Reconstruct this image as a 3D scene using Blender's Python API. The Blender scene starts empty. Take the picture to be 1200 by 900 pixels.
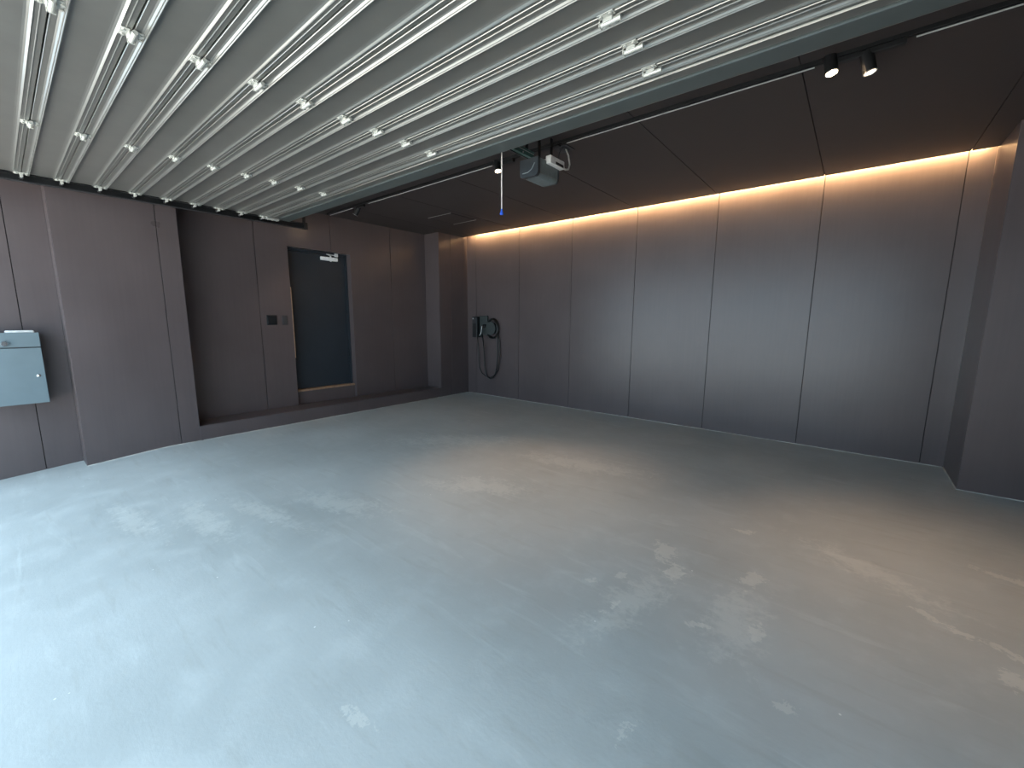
import bpy, bmesh, math, random
from mathutils import Vector, Matrix, noise

random.seed(7)
scene = bpy.context.scene
COL = scene.collection

# ------------------------------------------------------------------ camera
CAM_H = 1.37
YAW, PITCH, ROLL, FPX = math.radians(39.235), math.radians(8.792), math.radians(0.306), 488.0
cam_data = bpy.data.cameras.new('camera')
cam_data.sensor_fit = 'HORIZONTAL'
cam_data.sensor_width = 36.0
cam_data.lens = FPX / 1200.0 * 36.0
cam_data.clip_start = 0.02
cam = bpy.data.objects.new('camera', cam_data)
COL.objects.link(cam)
fw = Vector((-math.sin(YAW) * math.cos(PITCH), math.cos(YAW) * math.cos(PITCH), -math.sin(PITCH)))
rt = Vector((math.cos(YAW), math.sin(YAW), 0))
up = rt.cross(fw)
r2 = math.cos(ROLL) * rt + math.sin(ROLL) * up
u2 = -math.sin(ROLL) * rt + math.cos(ROLL) * up
mw = Matrix((r2, u2, -fw)).transposed().to_4x4()
mw.translation = Vector((0, 0, CAM_H))
cam.matrix_world = mw
scene.camera = cam

# ------------------------------------------------------------------ sky and exposure
world = bpy.data.worlds.new('overcast_sky')
scene.world = world
world.use_nodes = True
wn = world.node_tree
bg = wn.nodes['Background']
bg.inputs['Color'].default_value = (0.60, 0.82, 1.0, 1)
bg.inputs['Strength'].default_value = 3.0
scene.view_settings.view_transform = 'Standard'
scene.view_settings.look = 'None'
scene.view_settings.gamma = 1.0
scene.view_settings.use_curve_mapping = False
scene.view_settings.exposure = 0.42

sun_d = bpy.data.lights.new('sun', 'SUN')      # added, unseen: lights the drive so it bounces light in, never shines in directly
sun_d.energy = 42.0
sun_d.angle = math.radians(3)
sun_d.color = (1.0, 0.95, 0.88)
sun = bpy.data.objects.new('sun', sun_d)
COL.objects.link(sun)
sun.rotation_euler = Vector((0.75, -0.30, -1.0)).to_track_quat('-Z', 'Y').to_euler()

SPOT_W = 68.0          # track lamps
COVE = 250.0            # strip in the ceiling slot
WARM = (1.0, 0.58, 0.27)


# ------------------------------------------------------------------ materials
def new_mat(name):
    m = bpy.data.materials.new(name)
    m.use_nodes = True
    return m, m.node_tree, m.node_tree.nodes['Principled BSDF']


def plain(name, col, rough=0.5, metal=0.0, var=0.12, scale=25.0, bump=0.0, bscale=300.0, spec=0.5):
    m, nt, b = new_mat(name)
    n = nt.nodes.new('ShaderNodeTexNoise')
    n.inputs['Scale'].default_value = scale
    n.inputs['Detail'].default_value = 5
    tc = nt.nodes.new('ShaderNodeTexCoord')
    nt.links.new(tc.outputs['Object'], n.inputs['Vector'])
    r = nt.nodes.new('ShaderNodeValToRGB')
    r.color_ramp.elements[0].position = 0.3
    r.color_ramp.elements[1].position = 0.7
    r.color_ramp.elements[0].color = (*[c * (1 - var) for c in col], 1)
    r.color_ramp.elements[1].color = (*[min(1, c * (1 + var)) for c in col], 1)
    nt.links.new(n.outputs['Fac'], r.inputs['Fac'])
    nt.links.new(r.outputs['Color'], b.inputs['Base Color'])
    b.inputs['Roughness'].default_value = rough
    b.inputs['Metallic'].default_value = metal
    b.inputs['Specular IOR Level'].default_value = spec
    if bump:
        n2 = nt.nodes.new('ShaderNodeTexNoise')
        n2.inputs['Scale'].default_value = bscale
        n2.inputs['Detail'].default_value = 3
        nt.links.new(tc.outputs['Object'], n2.inputs['Vector'])
        bp = nt.nodes.new('ShaderNodeBump')
        bp.inputs['Strength'].default_value = bump
        bp.inputs['Distance'].default_value = 0.002
        nt.links.new(n2.outputs['Fac'], bp.inputs['Height'])
        nt.links.new(bp.outputs['Normal'], b.inputs['Normal'])
    return m


def emitter(name, col, strength):
    m, nt, b = new_mat(name)
    b.inputs['Base Color'].default_value = (*col, 1)
    b.inputs['Emission Color'].default_value = (*col, 1)
    b.inputs['Emission Strength'].default_value = strength
    return m


def wall_material(name, col, rough, var=0.10):
    """dark brown painted board: cloudy wear, faint brush streaks, fine tooth"""
    m, nt, b = new_mat(name)
    N, L = nt.nodes, nt.links
    geo = N.new('ShaderNodeNewGeometry')
    n1 = N.new('ShaderNodeTexNoise'); n1.inputs['Scale'].default_value = 2.2; n1.inputs['Detail'].default_value = 6
    L.new(geo.outputs['Position'], n1.inputs['Vector'])
    mp = N.new('ShaderNodeMapping'); mp.inputs['Scale'].default_value = (40, 40, 1.6)
    L.new(geo.outputs['Position'], mp.inputs['Vector'])
    n2 = N.new('ShaderNodeTexNoise'); n2.inputs['Scale'].default_value = 1.0; n2.inputs['Detail'].default_value = 4
    L.new(mp.outputs['Vector'], n2.inputs['Vector'])
    mx = N.new('ShaderNodeMix'); mx.data_type = 'FLOAT'; mx.inputs['Factor'].default_value = 0.3
    L.new(n1.outputs['Fac'], mx.inputs['A']); L.new(n2.outputs['Fac'], mx.inputs['B'])
    r = N.new('ShaderNodeValToRGB')
    r.color_ramp.elements[0].position = 0.32; r.color_ramp.elements[1].position = 0.68
    r.color_ramp.elements[0].color = (*[c * (1 - var) for c in col], 1)
    r.color_ramp.elements[1].color = (*[c * (1 + var) for c in col], 1)
    L.new(mx.outputs['Result'], r.inputs['Fac'])
    L.new(r.outputs['Color'], b.inputs['Base Color'])
    mr = N.new('ShaderNodeMapRange')
    mr.inputs['To Min'].default_value = rough - 0.05; mr.inputs['To Max'].default_value = rough + 0.06
    L.new(n1.outputs['Fac'], mr.inputs['Value']); L.new(mr.outputs['Result'], b.inputs['Roughness'])
    n3 = N.new('ShaderNodeTexNoise'); n3.inputs['Scale'].default_value = 260; n3.inputs['Detail'].default_value = 2
    L.new(geo.outputs['Position'], n3.inputs['Vector'])
    bp = N.new('ShaderNodeBump'); bp.inputs['Strength'].default_value = 0.12; bp.inputs['Distance'].default_value = 0.002
    L.new(n3.outputs['Fac'], bp.inputs['Height']); L.new(bp.outputs['Normal'], b.inputs['Normal'])
    return m


def floor_material():
    m, nt, b = new_mat('worn_concrete')
    N, L = nt.nodes, nt.links
    geo = N.new('ShaderNodeNewGeometry')

    def nz(scale, detail=5, rough=0.55, vec=None, dist=0.0):
        n = N.new('ShaderNodeTexNoise')
        n.inputs['Scale'].default_value = scale; n.inputs['Detail'].default_value = detail
        n.inputs['Roughness'].default_value = rough; n.inputs['Distortion'].default_value = dist
        L.new(vec or geo.outputs['Position'], n.inputs['Vector'])
        return n.outputs['Fac']

    def mapr(v, a, c, t0, t1, smooth=True):
        n = N.new('ShaderNodeMapRange')
        n.interpolation_type = 'SMOOTHSTEP' if smooth else 'LINEAR'
        for k, x in (('From Min', a), ('From Max', c), ('To Min', t0), ('To Max', t1)):
            n.inputs[k].default_value = x
        L.new(v, n.inputs['Value'])
        return n.outputs['Result']

    def mth(op, a, c):
        n = N.new('ShaderNodeMath'); n.operation = op
        for i, v in enumerate((a, c)):
            if isinstance(v, (int, float)): n.inputs[i].default_value = v
            else: L.new(v, n.inputs[i])
        return n.outputs[0]

    def mixc(f, a, c):
        n = N.new('ShaderNodeMix'); n.data_type = 'RGBA'
        L.new(f, n.inputs['Factor'])
        for k, v in (('A', a), ('B', c)):
            if isinstance(v, tuple): n.inputs[k].default_value = (*v, 1)
            else: L.new(v, n.inputs[k])
        return n.outputs['Result']

    mp = N.new('ShaderNodeMapping')
    mp.inputs['Rotation'].default_value = (0, 0, math.radians(-28)); mp.inputs['Scale'].default_value = (0.9, 6.5, 1)
    L.new(geo.outputs['Position'], mp.inputs['Vector'])
    sv = mp.outputs['Vector']
    cloud = nz(0.9, 6)
    base = mixc(mapr(cloud, 0.3, 0.7, 0, 1), (0.43, 0.455, 0.45), (0.52, 0.545, 0.54))
    mid = nz(5.5, 6, 0.6)
    base = mixc(mth('MULTIPLY', mapr(mid, 0.45, 0.75, 0, 1), 0.35), base, (0.63, 0.655, 0.65))
    streak = nz(1.5, 7, 0.62, sv, 0.6)
    base = mixc(mth('MULTIPLY', mapr(streak, 0.56, 0.72, 0, 1), 0.30), base, (0.67, 0.70, 0.69))
    dark = nz(2.3, 5, 0.6, sv, 0.3)
    base = mixc(mth('MULTIPLY', mapr(dark, 0.3, 0.46, 1, 0), 0.22), base, (0.36, 0.36, 0.33))
    # peeled, pale skins: mask from the mesh, edges torn by noise
    at = N.new('ShaderNodeAttribute'); at.attribute_name = 'peel'
    torn = mth('ADD', mth('MULTIPLY', nz(8, 8, 0.72, None, 0.8), 1.9), mth('ADD', mth('MULTIPLY', nz(4.0, 7, 0.7, sv, 1.0), 0.7), mth('MULTIPLY', mth('SUBTRACT', nz(38, 5, 0.7, None, 0.5), 0.5), 1.1)))
    pm = mapr(mth('ADD', at.outputs['Fac'], torn), 1.84, 1.90, 0, 1)
    base = mixc(mth('MULTIPLY', pm, 0.45), base, (0.74, 0.73, 0.68))
    at2 = N.new('ShaderNodeAttribute'); at2.attribute_name = 'scuff'
    sm = mapr(mth('ADD', at2.outputs['Fac'], torn), 1.65, 2.25, 0, 1)
    base = mixc(mth('MULTIPLY', sm, 0.38), base, (0.76, 0.76, 0.72))
    # scattered small specks
    vor = N.new('ShaderNodeTexVoronoi'); vor.inputs['Scale'].default_value = 9.0
    L.new(geo.outputs['Position'], vor.inputs['Vector'])
    sp = mth('MULTIPLY', mapr(vor.outputs['Distance'], 0.030, 0.05, 1, 0), mapr(nz(1.7, 2), 0.52, 0.56, 0, 1))
    base = mixc(mth('MULTIPLY', sp, 0.8), base, (0.9, 0.9, 0.87))
    L.new(base, b.inputs['Base Color'])
    rg = mapr(mid, 0.3, 0.7, 0.42, 0.62)
    L.new(rg, b.inputs['Roughness'])
    bp = N.new('ShaderNodeBump'); bp.inputs['Strength'].default_value = 0.15; bp.inputs['Distance'].default_value = 0.004
    L.new(mth('ADD', nz(60, 5, 0.6), mth('MULTIPLY', streak, 1.5)), bp.inputs['Height'])
    L.new(bp.outputs['Normal'], b.inputs['Normal'])
    return m


M = {}
M['wall'] = wall_material('brown_painted_board', (0.102, 0.080, 0.081), 0.30)
M['wall_gap'] = plain('dark_joint_backing', (0.02, 0.016, 0.016), 0.8)  # dark backing seen through the board joints
M['ceil'] = wall_material('dark_brown_ceiling_board', (0.052, 0.042, 0.041), 0.55)
M['floor'] = floor_material()
M['door_steel'] = plain('grey_coated_steel', (0.27, 0.27, 0.254), 0.28, 0.60, 0.05, 6, 0.05, 500)
M['door_rail'] = plain('blue_grey_steel', (0.12, 0.14, 0.14), 0.35, 0.4, 0.05, 6)
M['zinc'] = plain('galvanised_zinc', (0.55, 0.55, 0.51), 0.40, 0.30, 0.10, 60)
M['black'] = plain('black_metal', (0.018, 0.018, 0.019), 0.42, 0.2, 0.1)
M['blackp'] = plain('black_plastic', (0.014, 0.016, 0.018), 0.3)
M['track_grey'] = plain('dark_grey_track', (0.06, 0.06, 0.065), 0.4, 0.5)
M['edge'] = plain('bare_aluminium_edge', (0.6, 0.6, 0.6), 0.3, 0.8)
M['sil_edge'] = plain('pale_edge_and_glint', (0.55, 0.55, 0.55), 0.5)
M['entry'] = plain('blue_black_steel_door', (0.028, 0.036, 0.046), 0.35, 0.1, 0.08, 3)
M['sill'] = plain('bare_wood_sill', (0.30, 0.19, 0.12), 0.6, 0, 0.25, 14)
M['silver'] = plain('silver_closer', (0.9, 0.92, 0.92), 0.4, 0.0)
M['mail'] = plain('grey_blue_mailbox_steel', (0.155, 0.205, 0.23), 0.4, 0.15, 0.05, 5)
M['mail_dark'] = plain('dark_mailbox_side', (0.06, 0.07, 0.08), 0.5)
M['white'] = plain('white_plastic', (0.82, 0.82, 0.80), 0.4)
M['chrome'] = plain('chrome', (0.8, 0.8, 0.8), 0.15, 1.0, 0.03)
M['opener'] = plain('grey_opener_plastic', (0.14, 0.165, 0.17), 0.35)
M['opener_dark'] = plain('dark_opener_plastic', (0.028, 0.033, 0.038), 0.35)
M['green_rail'] = plain('green_grey_rail', (0.08, 0.16, 0.145), 0.35, 0.4)
M['blue'] = plain('blue_plastic', (0.02, 0.10, 0.62), 0.4)
M['cord'] = plain('pale_cord', (0.72, 0.66, 0.62), 0.7)
M['plate_grey'] = plain('dark_grey_plate', (0.05, 0.05, 0.055), 0.5)
M['holder'] = plain('grey_green_holder', (0.045, 0.055, 0.055), 0.4)
M['sealant'] = plain('pale_sealant', (0.55, 0.54, 0.50), 0.8, 0, 0.35, 9)
M['drive'] = plain('pale_driveway_concrete', (0.42, 0.42, 0.40), 0.8, 0, 0.1, 4)
M['lamp'] = emitter('warm_lamp_lens', (1.0, 0.70, 0.42), 60.0)
M['lamp_dim'] = emitter('warm_lamp_lens_angled', (1.0, 0.80, 0.60), 3.0)
M['strip'] = emitter('warm_led_strip', (1.0, 0.64, 0.29), COVE)


# ------------------------------------------------------------------ mesh helpers
class MB:
    def __init__(self):
        self.v, self.f = [], []

    def add(self, vs, fs):
        o = len(self.v)
        self.v += [tuple(v) for v in vs]
        self.f += [tuple(i + o for i in f) for f in fs]
        return self

    def box(self, x0, x1, y0, y1, z0, z1):
        vs = [(x, y, z) for z in (z0, z1) for y in (y0, y1) for x in (x0, x1)]
        return self.add(vs, [(0, 2, 3, 1), (4, 5, 7, 6), (0, 1, 5, 4), (2, 6, 7, 3), (0, 4, 6, 2), (1, 3, 7, 5)])

    def rbox(self, x0, x1, y0, y1, z0, z1, r=0.005, seg=2):
        bm = bmesh.new()
        bmesh.ops.create_cube(bm, size=1)
        for v in bm.verts:
            v.co = Vector(((x0 + x1) / 2 + v.co.x * (x1 - x0), (y0 + y1) / 2 + v.co.y * (y1 - y0), (z0 + z1) / 2 + v.co.z * (z1 - z0)))
        bmesh.ops.bevel(bm, geom=bm.edges[:], offset=r, segments=seg, affect='EDGES', profile=0.5)
        bm.verts.index_update()
        self.add([v.co[:] for v in bm.verts], [[v.index for v in f.verts] for f in bm.faces])
        bm.free()
        return self

    def cyl(self, p, q, r, n=16, r2=None, cap=True):
        p, q = Vector(p), Vector(q)
        r2 = r if r2 is None else r2
        d = (q - p).normalized()
        a = d.orthogonal().normalized(); b = d.cross(a)
        vs = []
        for c, rr in ((p, r), (q, r2)):
            for i in range(n):
                t = 2 * math.pi * i / n
                vs.append(c + a * (rr * math.cos(t)) + b * (rr * math.sin(t)))
        fs = [(i, (i + 1) % n, n + (i + 1) % n, n + i) for i in range(n)]
        if cap:
            fs += [tuple(range(n - 1, -1, -1)), tuple(range(n, 2 * n))]
        return self.add(vs, fs)

    def tube(self, pts, r, n=8, closed=False):
        pts = [Vector(p) for p in pts]
        m = len(pts)
        vs = []
        ref = None
        for i, p in enumerate(pts):
            if closed:
                t = (pts[(i + 1) % m] - pts[i - 1]).normalized()
            else:
                t = (pts[min(i + 1, m - 1)] - pts[max(i - 1, 0)]).normalized()
            if ref is None:
                ref = t.orthogonal().normalized()
            ref = (ref - t * ref.dot(t)).normalized()
            b = t.cross(ref)
            for k in range(n):
                a = 2 * math.pi * k / n
                vs.append(p + ref * (r * math.cos(a)) + b * (r * math.sin(a)))
        fs = []
        for i in range(m if closed else m - 1):
            j = (i + 1) % m
            for k in range(n):
                fs.append((i * n + k, i * n + (k + 1) % n, j * n + (k + 1) % n, j * n + k))
        if not closed:
            fs += [tuple(range(n - 1, -1, -1)), tuple((m - 1) * n + k for k in range(n))]
        return self.add(vs, fs)

    def extrude_x(self, prof, x0, x1):
        """closed profile [(y, z)...] swept along x"""
        n = len(prof)
        vs = [(x0, y, z) for y, z in prof] + [(x1, y, z) for y, z in prof]
        fs = [(i, (i + 1) % n, n + (i + 1) % n, n + i) for i in range(n)]
        fs += [tuple(range(n - 1, -1, -1)), tuple(range(n, 2 * n))]
        return self.add(vs, fs)

    def extrude_y(self, prof, y0, y1):
        n = len(prof)
        vs = [(x, y0, z) for x, z in prof] + [(x, y1, z) for x, z in prof]
        fs = [(i, (i + 1) % n, n + (i + 1) % n, n + i) for i in range(n)]
        fs += [tuple(range(n - 1, -1, -1)), tuple(range(n, 2 * n))]
        return self.add(vs, fs)

    def mesh(self, name, mat, smooth=False):
        me = bpy.data.meshes.new(name)
        me.from_pydata(self.v, [], self.f)
        bm = bmesh.new(); bm.from_mesh(me)
        bmesh.ops.recalc_face_normals(bm, faces=bm.faces[:])
        bm.to_mesh(me); bm.free()
        me.materials.append(mat)
        if smooth:
            for p in me.polygons:
                p.use_smooth = True
        return me

    def build(self, name, mat, parent=None, smooth=False, origin=None):
        me = self.mesh(name, mat, smooth)
        o = bpy.data.objects.new(name, me)
        COL.objects.link(o)
        if parent is not None:
            put(o, parent)
        return o


def world_loc(o):
    p = Vector((0, 0, 0))
    while o is not None:
        p = p + o.location
        o = o.parent
    return p


def put(o, parent):
    """parent a mesh written in world coordinates under an unrotated parent"""
    w = world_loc(parent)
    o.parent = parent
    o.location = o.location - w


def tag(o, label=None, cat=None, group=None, kind=None):
    for k, v in (('label', label), ('category', cat), ('group', group), ('kind', kind)):
        if v:
            o[k] = v
    return o


def thing(name, loc, label, cat, group=None):
    o = bpy.data.objects.new(name, None)
    o.empty_display_size = 0.1
    COL.objects.link(o)
    o.location = loc
    return tag(o, label, cat, group)


def structure(o, label, cat):
    return tag(o, label, cat, None, 'structure')


def arc(n, a0, a1):
    return [a0 + (a1 - a0) * i / (n - 1) for i in range(n)]


# ------------------------------------------------------------------ room dimensions (metres)
YB = 5.55                     # back wall face
XL = -5.60                    # pier faces on the left
XE = -5.96                    # entrance wall face
XM = -5.86                    # wall face carrying the mailbox
XR = 1.25                     # right wall face
XP = 0.78                     # column face at the back right
YP1, YP1B, YP2 = 0.39, 1.31, 4.87
ZC = 2.82                     # ceiling
ZT = 3.05
YO = -0.45                    # opening
STEP = 0.165
TH = 0.012                    # board thickness
GAP = 0.006
SEAMS = [-5.38, -4.39, -3.39, -2.39, -1.395, -0.395, 0.615]


def floor_z(y):
    """level slab that falls away gently towards the opening"""
    t = 1.15 - y
    if t <= 0:
        return 0.0
    a = 0.30
    s = 0.080
    return -(s * t * t / (2 * a)) if t < a else -(s * (t - a / 2))


# ------------------------------------------------------------------ floor
def build_floor():
    x0, x1, y0, y1 = -6.2, 1.3, -0.9, 5.6
    nx, ny = 250, 216
    vs, fs = [], []
    for j in range(ny + 1):
        y = y0 + (y1 - y0) * j / ny
        z = floor_z(y)
        for i in range(nx + 1):
            vs.append((x0 + (x1 - x0) * i / nx, y, z))
    w = nx + 1
    for j in range(ny):
        for i in range(nx):
            a = j * w + i
            fs.append((a, a + 1, a + w + 1, a + w))
    me = bpy.data.meshes.new('floor')
    me.from_pydata(vs, [], fs)
    me.materials.append(M['floor'])
    # pale peeled skins and broad scuffs, where the photo shows them: x, y, half length, half width, heading in degrees
    peel = [(-0.74, 2.36, .17, .075, 120), (-0.64, 2.20, .12, .05, 100), (-0.30, 2.40, .12, .06, 75), (-0.44, 2.95, .10, .05, 30),
            (0.76, 3.30, .18, .04, 165), (0.62, 2.33, .09, .06, 110), (0.66, 2.50, .14, .035, 140), (0.40, 2.62, .08, .025, 150), (0.52, 2.55, .09, .025, 150),
            (-0.47, 1.17, .09, .035, 75), (-0.06, 1.62, .055, .035, 30), (-1.22, .65, .09, .03, 10), (-0.20, 1.98, .09, .035, 100),
            (-0.85, 2.0, .06, .03, 80), (-0.78, 1.72, .08, .025, 80), (-0.95, 1.85, .05, .03, 40), (-0.42, 1.86, .06, .03, 20)]
    scuff = [(-2.85, 1.48, .50, .16, 20), (-3.15, 1.05, .55, .09, 10), (-0.72, 1.85, .45, .12, 78), (-2.3, 2.4, .5, .2, 30), (-3.4, .75, .5, .12, 5),
             (-0.3, 2.0, .35, .15, 90), (0.2, 2.9, .4, .12, 150), (-3.8, .45, .5, .1, 5), (-1.9, 3.4, .7, .2, 10), (-3.4, 3.2, .8, .25, 40)]

    def field(lst, x, y):
        m = 0.0
        for (cx, cy, a, b, h) in lst:
            dx, dy = x - cx, y - cy
            if abs(dx) > 2.2 * a or abs(dy) > 2.2 * a:
                continue
            c, s = math.cos(math.radians(h)), math.sin(math.radians(h))
            u, v = (dx * c + dy * s) / (a * .85), (-dx * s + dy * c) / (b * .85)
            m = max(m, 1.0 - 0.5 * math.hypot(u, v))
        return max(0.0, m)
    for nm, lst in (('peel', peel), ('scuff', scuff)):
        at = me.attributes.new(nm, 'FLOAT', 'POINT')
        at.data.foreach_set('value', [field(lst, v[0], v[1]) for v in vs])
    for p in me.polygons:
        p.use_smooth = True
    o = bpy.data.objects.new('floor', me)
    COL.objects.link(o)
    structure(o, 'worn grey concrete garage floor with pale peeled patches', 'floor')


build_floor()
drv = MB().extrude_x([(-0.9, floor_z(-0.9)), (-14, floor_z(-0.9) - 0.35), (-14, -1.2), (-0.9, -1.2)], -14, 10).build('driveway', M['drive'])  # added out of view: reflects sunlight onto near walls and door underside
structure(drv, 'unseen pale concrete driveway added outside the opening to bounce sunlight in', 'driveway')

# ------------------------------------------------------------------ back wall with boards
wb = MB().box(-6.3, XR + 0.2, YB + TH, YB + 0.2, -0.2, ZT + 0.1).build('wall_back', M['wall_gap'])
structure(wb, 'dark brown panelled wall washed by the warm ceiling slot light', 'wall')
edges = [XL - 0.02] + SEAMS[:] + [XP + 0.02]
for a, b in zip(edges[:-1], edges[1:]):
    MB().rbox(a + GAP / 2, b - GAP / 2, YB, YB + TH, -0.01, ZT - 0.01, 0.0004, 1).build('board', M['wall'], wb)

# ------------------------------------------------------------------ left wall: mailbox bay, pier, entrance bay, pier
BT = ZC + 0.03
DY0, DY1, DZ0, DZ1 = 2.555, 3.455, STEP, 2.32
wl_bay = MB().box(-6.35, XM - TH, -0.75, YP1, -0.4, ZT + 0.1).build('wall_left', M['wall_gap'])
structure(wl_bay, 'dark brown wall bay with the mailbox, beside the garage opening', 'wall')
wl_pier = MB().box(-6.35, XL - TH, YP1 + TH, YP1B - TH, -0.4, ZT + 0.1).build('wall_left_pier', M['wall_gap'])
structure(wl_pier, 'projecting dark brown pier between the mailbox bay and the stepped bay', 'wall')
we = MB()
we.box(-6.35, XE - TH, YP1B - TH + 0.001, DY0 - TH, -0.4, ZT + 0.1)
we.box(-6.35, XE - TH, DY1 + TH, YP2 + TH, -0.4, ZT + 0.1)
we.box(-6.35, XE - TH, DY0 - TH, DY1 + TH, DZ1 + TH, ZT + 0.1)
we.box(-6.35, XE - TH, DY0 - TH, DY1 + TH, -0.4, 0.10)
we.box(-6.35, -6.28, DY0 - TH, DY1 + TH, 0.0, ZT)
wl = we.build('wall_left_entrance', M['wall_gap'])
structure(wl, 'dark brown panelled wall set back behind the step, holding the entrance door', 'wall')
wl_c = MB().box(-6.35, XL - TH, YP2 + TH + 0.001, YB + 0.05, -0.4, ZT + 0.1).build('wall_left_corner', M['wall_gap'])
structure(wl_c, 'narrow dark brown pier in the room corner beside the car charger', 'wall')


def xboard(par, xf, y0, y1, z0, z1):
    return MB().rbox(xf - TH, xf, y0 + GAP / 2, y1 - GAP / 2, z0, z1, 0.0004, 1).build('board', M['wall'], par)


def yboard(par, yf, sgn, x0, x1, z0, z1):
    a, b = sorted((yf, yf + sgn * TH))
    return MB().rbox(x0, x1, a, b, z0, z1, 0.0004, 1).build('board', M['wall'], par)


xboard(wl_bay, XM, -0.75, 0.138, -0.2, BT)
xboard(wl_bay, XM, 0.138, YP1 + 0.002, -0.2, BT)
xboard(wl_pier, XL, YP1, 1.131, -0.15, BT)
xboard(wl_pier, XL, 1.131, YP1B, -0.15, BT)
yboard(wl_pier, YP1, 1, XM - 0.002, XL - TH, -0.15, BT)
yboard(wl_pier, YP1B, -1, XE - 0.002, XL - TH, 0.0, BT)
xboard(wl, XE, YP1B, 2.157, STEP - 0.03, BT)
MB().box(XE - TH, XE, 2.157 + GAP / 2, DY0, STEP - 0.03, BT).box(XE - TH, XE, DY0, 3.16 - GAP / 2, DZ1, BT).build('board', M['wall'], wl)
MB().box(XE - TH, XE, 3.16 + GAP / 2, DY1, DZ1, BT).box(XE - TH, XE, DY1, 4.16 - GAP / 2, STEP - 0.03, BT).build('board', M['wall'], wl)
xboard(wl, XE, 4.16, YP2 + 0.002, STEP - 0.03, BT)
yboard(wl_c, YP2, 1, XE - 0.002, XL - TH, 0.0, BT)
xboard(wl_c, XL, YP2, 5.14, -0.01, ZT - 0.01)
xboard(wl_c, XL, 5.14, YB, -0.01, ZT - 0.01)
# door reveals
yboard(wl, DY0, -1, -6.10, XE - TH, STEP - 0.03, DZ1)
yboard(wl, DY1, 1, -6.10, XE - TH, STEP - 0.03, DZ1)
MB().box(-6.10, XE - TH, DY0, DY1, DZ1, DZ1 + TH).build('board', M['wall'], wl)

# ------------------------------------------------------------------ right wall and column
wr = MB().box(XR + TH, XR + 0.3, -0.75, YB + 0.2, -0.4, ZT + 0.1)
wr.box(XP + TH, XR + TH, YP2 + TH, YB + TH, -0.1, ZT + 0.1)
wr = wr.build('wall_right', M['wall_gap'])
structure(wr, 'dark brown panelled side wall with a square corner column beside the slot light', 'wall')
for a, b in ((-0.75, 0.2), (0.2, 1.2), (1.2, 2.2), (2.2, 3.2), (3.2, 4.2), (4.2, YP2 - 0.003)):
    MB().rbox(XR, XR + TH, a + GAP / 2, b - GAP / 2, -0.3, BT, 0.0004, 1).build('board', M['wall'], wr)
MB().rbox(XP, XP + TH, YP2, YB, -0.02, ZT - 0.01, 0.0004, 1).build('board', M['wall'], wr)
MB().rbox(XP + TH, XR + TH, YP2, YP2 + TH, -0.02, BT, 0.0004, 1).build('board', M['wall'], wr)

# ------------------------------------------------------------------ ceiling with boards, stopping short of the back wall
YC = 5.455
ce = MB().box(-6.35, XR + 0.3, YO, YC - 0.005, ZC + TH, ZC + 0.05)
ce.box(-6.35, XR + 0.3, YO, YB + 0.2, ZT, ZT + 0.15)
ce = ce.build('ceiling', M['wall_gap'])
structure(ce, 'dark brown panelled ceiling ending in a lit slot along the wall', 'ceiling')
ce_edges = [-6.3] + SEAMS + [XR + 0.02]
for a, b in zip(ce_edges[:-1], ce_edges[1:]):
    MB().rbox(a + 0.003, b - 0.003, YO, YC, ZC, ZC + TH, 0.0004, 1).build('board', M['ceil'], ce)
MB().box(-6.0, XR, YC - 0.03, YC, ZC + TH, ZC + 0.05).build('slot_edge', M['ceil'], ce)
hd = MB().box(-6.35, XR + 0.3, YO - 0.2, YO, 2.52, ZT + 0.15).box(0.62, XR + 0.3, YO - 0.2, YO, -0.4, 2.52).build('wall_front', M['wall'])  # side return added out of view: keeps daylight off the right side
structure(hd, 'header framing the garage door opening, with an unseen side return added to block daylight', 'wall')

# ------------------------------------------------------------------ step along the entrance bay, sealant lines
st = MB().rbox(XE - TH, XL + 0.002, YP1B - 0.004, YP2 + 0.002, -0.02, STEP, 0.004, 2).build('step', M['wall'])
structure(st, 'low dark brown step running along the entrance wall', 'step')


def bead(name, pts, label):
    o = MB().tube(pts, 0.0045, 6).build(name, M['sealant'])
    structure(o, label, 'sealant line')


bead('trim_1', [(XL + 0.003, y, floor_z(y) + 0.001) for y in [YP1 + 0.01 * i for i in range(93)]], 'pale line along the foot of the projecting pier')
bead('trim_2', [(XL + 0.004, YP1B + 0.02, 0.001), (XL + 0.004, YB - 0.005, 0.001)], 'pale line along the foot of the step')
bead('trim_3', [(XL + 0.01, YB - 0.003, 0.001), (XP - 0.01, YB - 0.003, 0.001)], 'pale line along the foot of the slot-lit wall')
bead('trim_4', [(XP - 0.002, YB - 0.01, 0.001), (XP - 0.002, YP2 - 0.003, 0.001), (XR - 0.005, YP2 - 0.003, 0.001)], 'pale line around the foot of the corner column')

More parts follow.
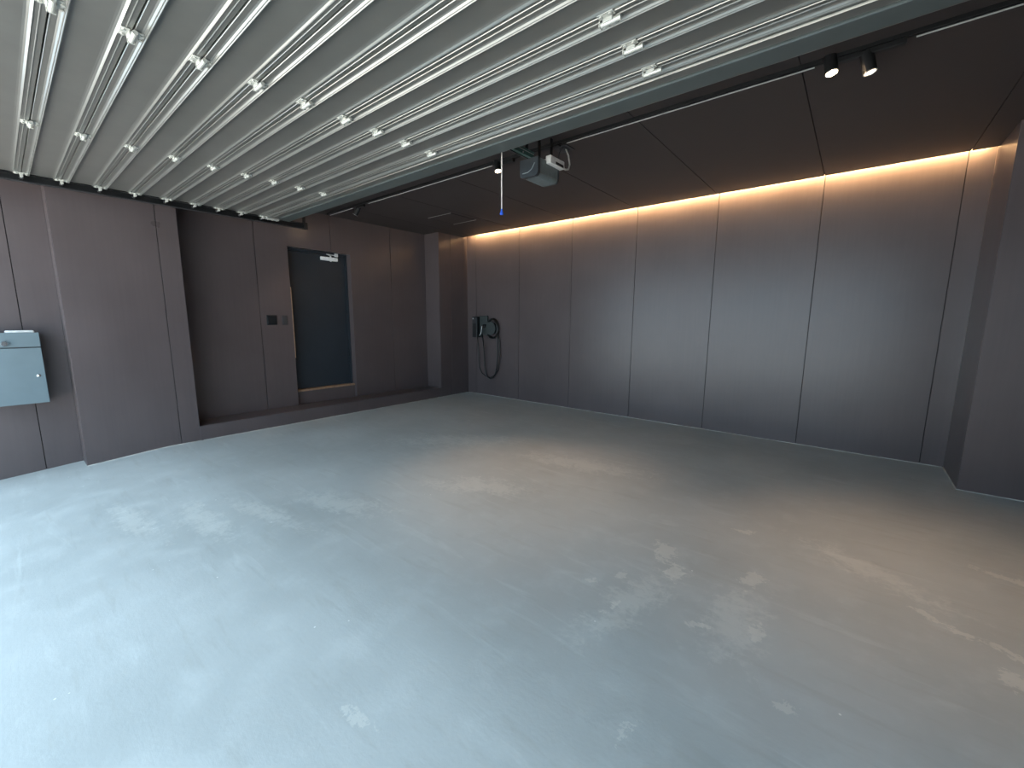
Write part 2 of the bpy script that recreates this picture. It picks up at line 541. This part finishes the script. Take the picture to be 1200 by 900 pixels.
# ------------------------------------------------------------------ entrance door
dr = bpy.data.objects.new('door_1', None)
COL.objects.link(dr)
dr.location = (-6.0, 3.0, STEP)
structure(dr, 'blue-black steel entrance door with a silver closer above the step', 'door')
DS = 0.37
XD = -6.08
MB().rbox(XD - 0.04, XD, DY0 + 0.035, DY1 - 0.035, DS, DZ1 - 0.03, 0.003, 1).build('door_leaf', M['entry'], dr)
fr = MB()
fr.box(XD - 0.06, XD + 0.015, DY0 + 0.001, DY0 + 0.033, DS - 0.01, DZ1 - 0.001)
fr.box(XD - 0.06, XD + 0.015, DY1 - 0.033, DY1 - 0.001, DS - 0.01, DZ1 - 0.001)
fr.box(XD - 0.06, XD + 0.015, DY0 + 0.033, DY1 - 0.033, DZ1 - 0.028, DZ1 - 0.001)
fr.build('door_frame', M['entry'], dr)
MB().rbox(XD - 0.06, XE - 0.045, DY0 + 0.002, DY1 - 0.002, DS - 0.03, DS - 0.003, 0.004, 2).build('sill', M['sill'], dr)
MB().box(XD - 0.06, XE - 0.06, DY0 + 0.002, DY1 - 0.002, STEP - 0.02, DS - 0.03).build('riser', M['wall'], dr)
MB().rbox(XE - 0.045, XE + 0.0015, DY0 + 0.0005, DY0 + 0.012, 0.83, 1.79, 0.001, 1).build('edge_strip', M['sill'], dr)
cl = MB().rbox(XD + 0.001, XD + 0.045, 3.05, 3.30, 2.205, 2.255, 0.006, 2).build('door_closer', M['silver'], dr)
MB().cyl((XD + 0.022, 3.20, 2.195), (XD + 0.022, 3.20, 2.275), 0.012, 12).build('spindle', M['silver'], cl)
MB().tube([(XD + 0.03, 3.20, 2.276), (XD + 0.10, 3.10, 2.283), (XD + 0.03, 3.28, 2.287)], 0.008, 6).build('arm', M['silver'], cl)
MB().rbox(XD + 0.016, XD + 0.035, 3.26, 3.31, 2.270, 2.318, 0.003, 1).build('arm_shoe', M['silver'], cl)


# ------------------------------------------------------------------ wall plates beside the door
p = thing('switch_plate', (XE, 2.29, 1.285), 'square black glass control plate beside the entrance door', 'switch')
MB().rbox(XE, XE + 0.008, 2.229, 2.355, 1.283, 1.413, 0.003, 2).build('frame', M['blackp'], p)
MB().rbox(XE + 0.008, XE + 0.012, 2.239, 2.345, 1.293, 1.403, 0.002, 1).build('panel', M['blackp'], p)
p = thing('switch_plate', (XE, 2.454, 1.285), 'narrow dark grey switch plate between black plate and entrance door', 'switch')
MB().rbox(XE, XE + 0.008, 2.420, 2.488, 1.282, 1.408, 0.003, 2).build('frame', M['plate_grey'], p)
MB().rbox(XE + 0.008, XE + 0.012, 2.432, 2.476, 1.30, 1.39, 0.002, 1).build('rocker', M['plate_grey'], p)

# ------------------------------------------------------------------ mailbox
XF = -5.66
mb = thing('mailbox', (XM, 0.02, 0.6), 'grey-blue steel mailbox with a round knob, mounted on the brown wall', 'mailbox')
MB().rbox(XM, XF - 0.016, -0.186, 0.220, 0.603, 1.228, 0.004, 2).build('body', M['mail_dark'], mb)
d = MB().rbox(XF - 0.015, XF, -0.190, 0.224, 0.600, 1.098, 0.003, 2).build('door', M['mail'], mb)
MB().cyl((XF, 0.182, 0.849), (XF + 0.006, 0.182, 0.849), 0.013, 18).cyl((XF + 0.006, 0.182, 0.849), (XF + 0.009, 0.182, 0.849), 0.007, 12).build('lock', M['chrome'], d, True)
fl = MB().rbox(XF - 0.015, XF, -0.190, 0.224, 1.108, 1.234, 0.003, 2).build('flap', M['mail'], mb)
MB().cyl((XF, 0.017, 1.142), (XF + 0.012, 0.017, 1.142), 0.012, 14).cyl((XF + 0.012, 0.017, 1.142), (XF + 0.030, 0.017, 1.142), 0.025, 18, 0.019).build('knob', M['chrome'], fl)
w = MB().rbox(-5.80, -5.675, 0.028, 0.200, 1.2285, 1.252, 0.011, 3).build('folded_towel', M['white'], None, True)
tag(w, 'small white folded cloth lying on top of the mailbox', 'cloth')

# ------------------------------------------------------------------ wall charger with its cable holder
ch = thing('car_charger', (-5.2, YB, 1.05), 'black wall charger for a car with a coiled black cable', 'charger')
bd = MB().rbox(-5.385, -5.265, YB - 0.11, YB, 1.05, 1.42, 0.012, 3).build('body', M['blackp'], ch)
MB().rbox(-5.372, -5.278, YB - 0.1125, YB - 0.1095, 1.30, 1.40, 0.001, 1).build('display', M['plate_grey'], bd)
MB().cyl((-5.355, YB - 0.1115, 1.385), (-5.355, YB - 0.114, 1.385), 0.012, 14).build('indicator', M['white'], bd)
hb = MB().rbox(-5.255, -5.075, YB - 0.05, YB, 1.085, 1.435, 0.010, 2).build('cable_holder', M['holder'], ch)
MB().cyl((-4.945, YB, 1.215), (-4.945, YB - 0.09, 1.215), 0.095, 24).cyl((-4.945, YB - 0.09, 1.215), (-4.945, YB - 0.10, 1.215), 0.115, 24).build('reel', M['holder'], ch)
MB().rbox(-5.10, -4.95, YB - 0.04, YB, 1.16, 1.28, 0.01, 2).build('reel_bracket', M['holder'], ch)
gun = MB().cyl((-5.10, YB - 0.02, 1.25), (-5.10, YB - 0.12, 1.25), 0.035, 16).tube([(-5.10, YB - 0.11, 1.26), (-5.11, YB - 0.15, 1.20), (-5.12, YB - 0.15, 1.12), (-5.11, YB - 0.13, 1.06)], 0.018, 10)
gun = gun.build('connector', M['blackp'], ch, True)
MB().tube([(-5.085, YB - 0.165, 1.255), (-5.095, YB - 0.172, 1.17), (-5.105, YB - 0.17, 1.13), (-5.165, YB - 0.155, 1.085)], 0.005, 6).build('trim', M['silver'], gun)
cb = MB()
pts = []
for i in range(3 * 28 + 1):            # coil on the reel
    t = 2 * math.pi * i / 28
    rx, rz = 0.118 + 0.007 * math.sin(i * .21), 0.165 + 0.006 * math.cos(i * .17)
    pts.append((-4.935 + rx * math.sin(t), YB - 0.03 - 0.055 * i / 84, 1.212 + rz * math.cos(t)))
cb.tube(pts, 0.012, 8)
cb.tube([(-5.11, YB - 0.13, 1.07), (-5.115, YB - 0.10, 0.95), (-5.135, YB - 0.06, 0.75), (-5.135, YB - 0.05, 0.55), (-5.11, YB - 0.05, 0.42), (-5.06, YB - 0.05, 0.34), (-4.99, YB - 0.05, 0.315),
         (-4.92, YB - 0.05, 0.35), (-4.87, YB - 0.05, 0.43), (-4.835, YB - 0.05, 0.58), (-4.825, YB - 0.05, 0.80), (-4.83, YB - 0.05, 1.0), (-4.82, YB - 0.06, 1.2)], 0.012, 8)
cb.tube([(-5.31, YB - 0.05, 1.06), (-5.30, YB - 0.04, 0.9), (-5.295, YB - 0.03, 0.7), (-5.28, YB - 0.03, 0.5), (-5.22, YB - 0.03, 0.40), (-5.12, YB - 0.03, 0.345), (-5.0, YB - 0.03, 0.335),
         (-4.90, YB - 0.03, 0.40), (-4.82, YB - 0.03, 0.50), (-4.79, YB - 0.03, 0.75), (-4.80, YB - 0.03, 1.0), (-4.825, YB - 0.04, 1.15)], 0.009, 8)
cb.build('cable', M['blackp'], ch, True)

# ------------------------------------------------------------------ raised sectional garage door
ZD = 2.52
DX0, DX1 = -5.34, 0.60
SE = [-0.405, -0.185, 0.035, 0.2585, 0.482, 0.715, 0.949, 1.181, 1.408, 1.615, 1.828, 2.042]
gd = thing('garage_door', ((DX0 + DX1) / 2, 1.0, ZD), 'raised grey steel sectional garage door hanging under the ceiling', 'garage door')


def near_edge(a):
    return [(a + .0025, -.024), (a + .0025, .005), (a + .0045, .0075), (a + .007, .006), (a + .024, .006), (a + .030, .0085), (a + .035, .0145),
            (a + .0375, .0155), (a + .0385, .0145), (a + .041, .0175), (a + .0435, .018), (a + .045, .0165), (a + .046, 0.0)]


def far_edge(b):
    return [(b - .062, 0.0), (b - .054, .0010), (b - .047, .0035), (b - .042, .0078), (b - .039, .0098), (b - .0375, .0092), (b - .0365, .006), (b - .024, .006),
            (b - .0225, .0085), (b - .020, .0085), (b - .0185, .006), (b - .0045, .006), (b - .0025, .004), (b - .0025, -.024)]


for a, b in zip(SE[:-1], SE[1:]):
    pr = near_edge(a) + far_edge(b)
    MB().extrude_x([(y, ZD - d) for y, d in pr], DX0, DX1).build('section', M['door_steel'], gd)
a = SE[-1]
pr = near_edge(a)[:-1] + [(a + .047, 0.002), (a + .060, .002), (a + .063, .009), (a + .067, .009), (a + .068, .002), (a + .088, .002), (a + .091, .010), (a + .095, .010), (a + .097, .003),
                          (a + .158, .003), (a + .158, -.024)]
MB().extrude_x([(y, ZD - d) for y, d in pr], DX0, DX1).build('section', M['door_steel'], gd)
y0, y1 = a + .165, 2.335
MB().extrude_x([(y0, ZD + .02), (y0, ZD - .008), (y0 + .004, ZD - .012), (y1 - .012, ZD - .016), (y1 - .003, ZD - .014), (y1, ZD - .006), (y1, ZD + .03)], DX0, DX1).build('top_rail', M['door_rail'], gd)


def hinge_mesh():
    m = MB()
    z0 = -0.0085
    for s in (-1, 1):
        ya, yb = (0.010, 0.041) if s > 0 else (-0.039, -0.010)
        m.rbox(-0.033, 0.033, ya, yb, z0 - 0.003, z0 + 0.001, 0.001, 1)
        for bx_ in (-0.019, 0.019):
            yc = (ya + yb) / 2 + s * 0.003
            m.cyl((bx_, yc, z0 - 0.003), (bx_, yc, z0 - 0.009), 0.0068, 6)
    # raised saddle and barrel
    m.rbox(-0.020, 0.020, -0.014, 0.014, z0 - 0.016, z0 + 0.001, 0.002, 1)
    m.cyl((-0.034, 0.001, z0 - 0.014), (0.050, 0.001, z0 - 0.014), 0.0095, 12)
    m.rbox(-0.037, -0.032, -0.012, 0.014, z0 - 0.024, z0 + 0.001, 0.001, 1)
    return m.mesh('hinge', M['zinc'])


def end_hinge_mesh():
    m = MB()
    z0 = -0.0085
    m.rbox(-0.010, 0.045, -0.040, 0.040, z0 - 0.004, z0 + 0.001, 0.001, 1)
    m.rbox(-0.010, 0.030, -0.009, 0.009, z0 - 0.026, z0, 0.002, 1)
    for bx_ in (0.012, 0.034):
        for yy in (-0.029, 0.029):
            m.cyl((bx_, yy, z0 - 0.004), (bx_, yy, z0 - 0.010), 0.0068, 6)
    m.cyl((-0.045, 0, z0 - 0.018), (0.02, 0, z0 - 0.018), 0.006, 10)
    return m.mesh('end_hinge', M['zinc'])


hm, em = hinge_mesh(), end_hinge_mesh()
roller = MB().cyl((-0.065, 0, -0.0265), (-0.045, 0, -0.0265), 0.013, 16).mesh('roller', M['track_grey'], False)
gw = world_loc(gd)
for y in SE[2:]:
    for x in (-3.915, -2.40, -0.85):
        o = bpy.data.objects.new('hinge', hm); COL.objects.link(o)
        o.parent = gd; o.location = Vector((x, y, ZD)) - gw
    o = bpy.data.objects.new('end_hinge', em); COL.objects.link(o)
    o.parent = gd; o.location = Vector((DX0 + 0.012, y, ZD)) - gw
    r_ = bpy.data.objects.new('roller', roller); COL.objects.link(r_)
    r_.parent = o
    o = bpy.data.objects.new('end_hinge', em); COL.objects.link(o)
    o.parent = gd; o.location = Vector((DX1 - 0.012, y, ZD)) - gw; o.rotation_euler = (0, 0, math.pi)
    r_ = bpy.data.objects.new('roller', roller); COL.objects.link(r_)
    r_.parent = o
for x, s in ((DX0, 1), (DX1, -1)):
    m = MB().rbox(min(x, x + s * .05), max(x, x + s * .05), 2.065, 2.205, ZD - 0.034, ZD - 0.012, 0.003, 1)
    for yy in (2.09, 2.135, 2.18):
        m.cyl((x + s * .025, yy, ZD - 0.034), (x + s * .025, yy, ZD - 0.041), 0.007, 6)
    m.build('top_bracket', M['zinc'], gd)

for x, s, lab in ((DX0 - 0.075, 1, 'black steel door track hanging beside the projecting pier'), (DX1 + 0.075, -1, 'black steel door track hanging beside the plain side wall')):
    t = thing('door_track', (x, 1.1, ZD), lab, 'door track')
    c = 0.022
    pr = [(x + s * c, ZD + .004), (x + s * c, ZD + .012), (x - s * c, ZD + .012), (x - s * c, ZD - .052), (x + s * c, ZD - .052), (x + s * c, ZD - .044),
          (x - s * (c - .004), ZD - .044), (x - s * (c - .004), ZD + .004)]
    MB().extrude_y(pr, -0.42, 2.56).build('channel', M['black'], t)
    MB().box(min(x - s * c, x + s * c), max(x - s * c, x + s * c), -0.42, 2.545, ZD - .0545, ZD - .0525).build('lip', M['track_grey'], t)
    MB().box(x - .026, x + .026, 2.53, 2.575, ZD - 0.056, ZD + .02).box(x - .02, x - .015, 2.535, 2.57, ZD + .01, ZC).box(x - .03, x + .03, 2.53, 2.58, ZC - .004, ZC).build('hanger', M['black'], t)
    MB().box(x - s * .022 - .003, x - s * .022 + .003, 0.70, 0.74, ZD, ZC).build('hanger', M['black'], t)

# ------------------------------------------------------------------ opener, rail, release cord
OX = -2.085
op = thing('door_opener', (OX, 2.9, 2.47), 'grey garage door opener hanging from the ceiling above the rail end', 'door opener')


def rounded_body(x0, x1, z0, z1, r):
    pts = []
    for cx, cz, a0 in ((x1 - r, z1 - .006, 0), (x0 + r, z1 - .006, 90), (x0 + r, z0 + r, 180), (x1 - r, z0 + r, 270)):
        rr = .006 if a0 < 180 else r
        cx = cx + (r - .006) * (1 if a0 == 0 else -1 if a0 == 90 else 0)
        for t in arc(5, a0, a0 + 90):
            pts.append((cx + rr * math.cos(math.radians(t)), cz + rr * math.sin(math.radians(t))))
    return pts


MB().extrude_y(rounded_body(OX - .085, OX + .085, 2.468, 2.60, .032), 2.775, 3.02).build('housing', M['opener'], op)
fc = MB().extrude_y(rounded_body(OX - .088, OX + .088, 2.466, 2.602, .032), 2.745, 2.775).build('front_cover', M['opener_dark'], op)
MB().tube([(OX - .06, 2.744, 2.50), (OX - .01, 2.744, 2.50), (OX + .03, 2.744, 2.52), (OX + .055, 2.744, 2.56)], .003, 6).build('moulding', M['opener'], fc)
MB().extrude_y(rounded_body(OX - .083, OX + .083, 2.470, 2.598, .032), 3.02, 3.045).build('rear_cover', M['opener_dark'], op)
cbx = MB().rbox(OX + .075, OX + .125, 2.86, 3.06, 2.575, 2.635, .006, 2).box(OX + .03, OX + .08, 2.90, 3.03, 2.601, 2.63).build('control_box', M['white'], op)
MB().rbox(OX + .125, OX + .128, 2.93, 3.04, 2.582, 2.602, .001, 1).build('slot', M['blackp'], cbx)
MB().cyl((OX + .10, 3.08, 2.60), (OX + .10, 3.06, 2.60), .014, 12).build('cable_gland', M['white'], cbx)
MB().tube([(OX + .10, 3.07, 2.60), (OX + .10, 3.11, 2.595), (OX + .10, 3.16, 2.61), (OX + .085, 3.20, 2.66), (OX + .06, 3.22, 2.74), (OX + .02, 3.24, ZC - .012)], .007, 8).build('power_cord', M['white'], op, True)
MB().tube([(OX + .06, 3.05, 2.60), (OX + .05, 3.08, 2.67), (OX + .03, 3.12, 2.74), (OX, 3.20, ZC - .012)], .003, 6).build('sensor_wire', M['blackp'], op, True)
for yy in (2.83, 3.0):
    hg = MB()
    hg.box(OX - .10, OX - .094, yy, yy + .03, 2.60, ZC).box(OX + .02, OX + .026, yy, yy + .03, 2.60, ZC)
    hg.box(OX - .10, OX + .026, yy, yy + .03, 2.60, 2.606)
    hg.build('hanger_bracket', M['black'], op)
for yy in (2.84, 3.01):
    MB().cyl((OX + .01, yy, 2.606), (OX + .01, yy, 2.63), .013, 10).cyl((OX + .01, yy, 2.606), (OX + .01, yy, 2.612), .024, 16).build('bolt', M['zinc'], op)
rl = MB().box(OX - .024, OX + .024, 1.0, 2.775, 2.602, 2.606).box(OX - .024, OX - .020, 1.0, 2.775, 2.606, 2.642).box(OX + .020, OX + .024, 1.0, 2.775, 2.606, 2.642).box(OX - .030, OX + .030, 1.0, 2.775, 2.642, 2.646)
rl = rl.build('rail', M['green_rail'], op)
MB().box(OX + .0241, OX + .0252, 1.0, 2.774, 2.628, 2.633).build('rail_edge', M['edge'], rl)
MB().box(OX - .018, OX - .002, 2.30, 2.74, 2.596, 2.6015).build('belt', M['blackp'], rl)
for yy in (2.42, 2.64):
    MB().cyl((OX + .024, yy, 2.612), (OX + .028, yy, 2.612), .006, 10).build('rivet', M['edge'], rl)
tr = MB().rbox(OX - .03, OX + .03, 2.36, 2.46, 2.575, 2.6015, .004, 1).build('trolley', M['opener_dark'], op)
cd = thing('release_cord', (OX + .004, 2.42, 2.135), 'pale hanging release cord with a blue toggle below the opener rail', 'pull cord')
MB().tube([(OX + .004, 2.42, 2.575), (OX + .003, 2.42, 2.36), (OX + .004, 2.42, 2.155)], .0042, 6).build('cord', M['cord'], cd)
MB().cyl((OX + .004, 2.42, 2.165), (OX + .004, 2.42, 2.150), .006, 12, .008).cyl((OX + .004, 2.42, 2.150), (OX + .004, 2.42, 2.130), .008, 12, .015).cyl((OX + .004, 2.42, 2.130), (OX + .004, 2.42, 2.124), .015, 12, .012).build('toggle', M['blue'], cd)
ot = thing('ceiling_outlet', (-2.09, 3.24, ZC), 'small dark ceiling socket plate feeding the door opener', 'outlet')
MB().rbox(-2.16, -2.02, 3.17, 3.31, ZC - .006, ZC, .002, 1).build('plate', M['plate_grey'], ot)
MB().rbox(-2.11, -2.05, 3.20, 3.28, ZC - .012, ZC - .006, .002, 1).build('socket', M['plate_grey'], ot)

# ------------------------------------------------------------------ ceiling hatch
hx0, hx1, hy0, hy1 = -4.96, -4.48, 4.13, 4.63
h = thing('ceiling_hatch', ((hx0 + hx1) / 2, (hy0 + hy1) / 2, ZC), 'square dark ceiling hatch with bright metal edges', 'hatch')
MB().rbox(hx0 + .012, hx1 - .012, hy0 + .012, hy1 - .012, ZC - .004, ZC, .001, 1).build('panel', M['ceil'], h)
for yy in (hy0, hy1):
    MB().box(hx0, hx1, yy - .003, yy + .003, ZC - .006, ZC).build('edge_trim', M['edge'], h)
for xx in (hx0, hx1):
    MB().box(xx - .002, xx + .002, hy0 + .003, hy1 - .003, ZC - .003, ZC).build('edge_trim', M['track_grey'], h)

# ------------------------------------------------------------------ lighting track and four spotlights
TY = 3.10
TX0, TX1 = -5.85, 1.15
tk = thing('lighting_track', (0, TY, ZC), 'long black lighting track fixed across the brown ceiling', 'lighting track')
pr = [(TY - .018, ZC), (TY - .018, ZC - .020), (TY - .008, ZC - .020), (TY - .008, ZC - .008), (TY + .008, ZC - .008), (TY + .008, ZC - .020), (TY + .018, ZC - .020), (TY + .018, ZC)]
MB().extrude_x(pr, TX0, TX1).build('rail', M['black'], tk)
for xa, xb in ((TX0 + .01, -5.25), (-4.88, -2.80), (-1.98, -0.33), (0.09, TX1 - .01)):
    MB().box(xa, xb, TY + .012, TY + .018, ZC - .0255, ZC - .0202).build('lip', M['sil_edge'], tk)  # pale colour stands in for daylight reflected off the far flange
for xa, xb in ((TX0 - .02, TX0), (TX1, TX1 + .02)):
    MB().rbox(xa, xb, TY - .020, TY + .020, ZC - .024, ZC, .003, 1).build('end_cap', M['black'], tk)
MB().rbox(-2.30, -2.04, TY - .022, TY + .022, ZC - .034, ZC - .0205, .003, 1).build('feed_box', M['black'], tk)


def spotlight(ax, headpos, target, label, lens_mat, power, angle, blend=0.6):
    """ax: adapter centre along the track; head cylinder pivots below it"""
    t = thing('track_spotlight', (ax, TY, ZC), label, 'spotlight', None)
    MB().rbox(ax - .075, ax + .075, TY - .017, TY + .017, ZC - .048, ZC - .0205, .003, 1).build('adapter', M['black'], t)
    hp = Vector(headpos); tg = Vector(target)
    d = (tg - hp).normalized()
    back = hp - d * .105
    st_ = Vector((hp.x, TY, ZC - .046))
    piv = hp - d * .06
    MB().cyl(st_, piv, .008, 10).build('stem', M['black'], t)
    hd_ = MB().cyl(back, hp - d * .002, .031, 24).cyl(back - d * .012, back, .024, 24, .031).build('lamp_head', M['black'], t)
    rim = MB()
    n = 24
    a = d.orthogonal().normalized(); b = d.cross(a)
    vs = []
    for off, r in ((-.002, .031), (.003, .031), (.003, .027), (-.004, .025)):
        for i in range(n):
            q = 2 * math.pi * i / n
            vs.append(hp + d * off + a * (r * math.cos(q)) + b * (r * math.sin(q)))
    fs = [(k * n + i, k * n + (i + 1) % n, (k + 1) * n + (i + 1) % n, (k + 1) * n + i) for k in range(3) for i in range(n)]
    rim.add(vs, fs).build('rim', M['edge'], hd_)
    MB().cyl(hp - d * .002, hp - d * .0005, .0245, 20).build('lens', lens_mat, hd_)
    ld = bpy.data.lights.new('spot_light', 'SPOT')
    ld.energy = power; ld.color = (1.0, 0.64, 0.38); ld.spot_size = math.radians(angle); ld.spot_blend = blend; ld.shadow_soft_size = .02
    lo = bpy.data.objects.new('spot_light', ld)
    COL.objects.link(lo)
    lo.parent = t
    lo.matrix_world = Matrix.Translation(hp + d * .012) @ (-d).to_track_quat('Z', 'Y').to_matrix().to_4x4()
    lo.matrix_parent_inverse = Matrix.Identity(4)
    lo.location = hp + d * .012 - world_loc(t)
    lo.rotation_euler = (-d).to_track_quat('Z', 'Y').to_euler()
    return t


spotlight(-2.60, (-2.70, 3.085, 2.725), (-2.05, 2.75, 0), 'lit black track spotlight beside the garage door opener', M['lamp'], SPOT_W, 62, 1.0)
spotlight(-0.19, (-0.245, 3.08, 2.728), (0.25, 2.75, 0), 'glaring black track spotlight of the close pair, the one nearer the opener', M['lamp'], SPOT_W * .5, 62, 1.0)
spotlight(-0.02, (-0.078, 3.11, 2.688), (0.62, 3.15, 0), 'black track spotlight with only its rim glowing, beside the glaring one', M['lamp_dim'], SPOT_W * .6, 62, 1.0)
spotlight(-5.03, (-5.16, 3.09, 2.700), (-5.96, 2.55, 1.1), 'black track spotlight turned towards the entrance door wall', M['lamp'], SPOT_W * .2, 60, 1.0)

# ------------------------------------------------------------------ warm strip in the ceiling slot
ls = thing('strip_light', (-2.4, YC, ZC + .06), 'long warm light strip glowing in the ceiling slot along the wall', 'strip light')
# tilted channel just behind the slot edge, shining at the wall
TA = math.radians(3)
sy, sz = YC - .0035, ZC + .0685
nrm, tan = Vector((0, math.cos(TA), -math.sin(TA))), Vector((0, math.sin(TA), math.cos(TA)))


def slab(c0, c1, h):
    o = Vector((0, sy, sz))
    return [((o + nrm * a + tan * b).y, (o + nrm * a + tan * b).z) for a, b in ((c0, -h), (c1, -h), (c1, h), (c0, h))]


MB().extrude_x(slab(-.012, -.0005, .014), -5.47, 0.74).build('profile', M['sil_edge'], ls)
MB().extrude_x(slab(0.0, .003, .010), -5.47, 0.74).build('diffuser', M['strip'], ls)
for xx in (-5.0, -3.9, -2.9, -1.9, -0.9, 0.1):
    MB().box(xx - .012, xx + .012, YC - .028, YC - .016, ZC + .0505, ZC + .075).build('clip', M['black'], ls)
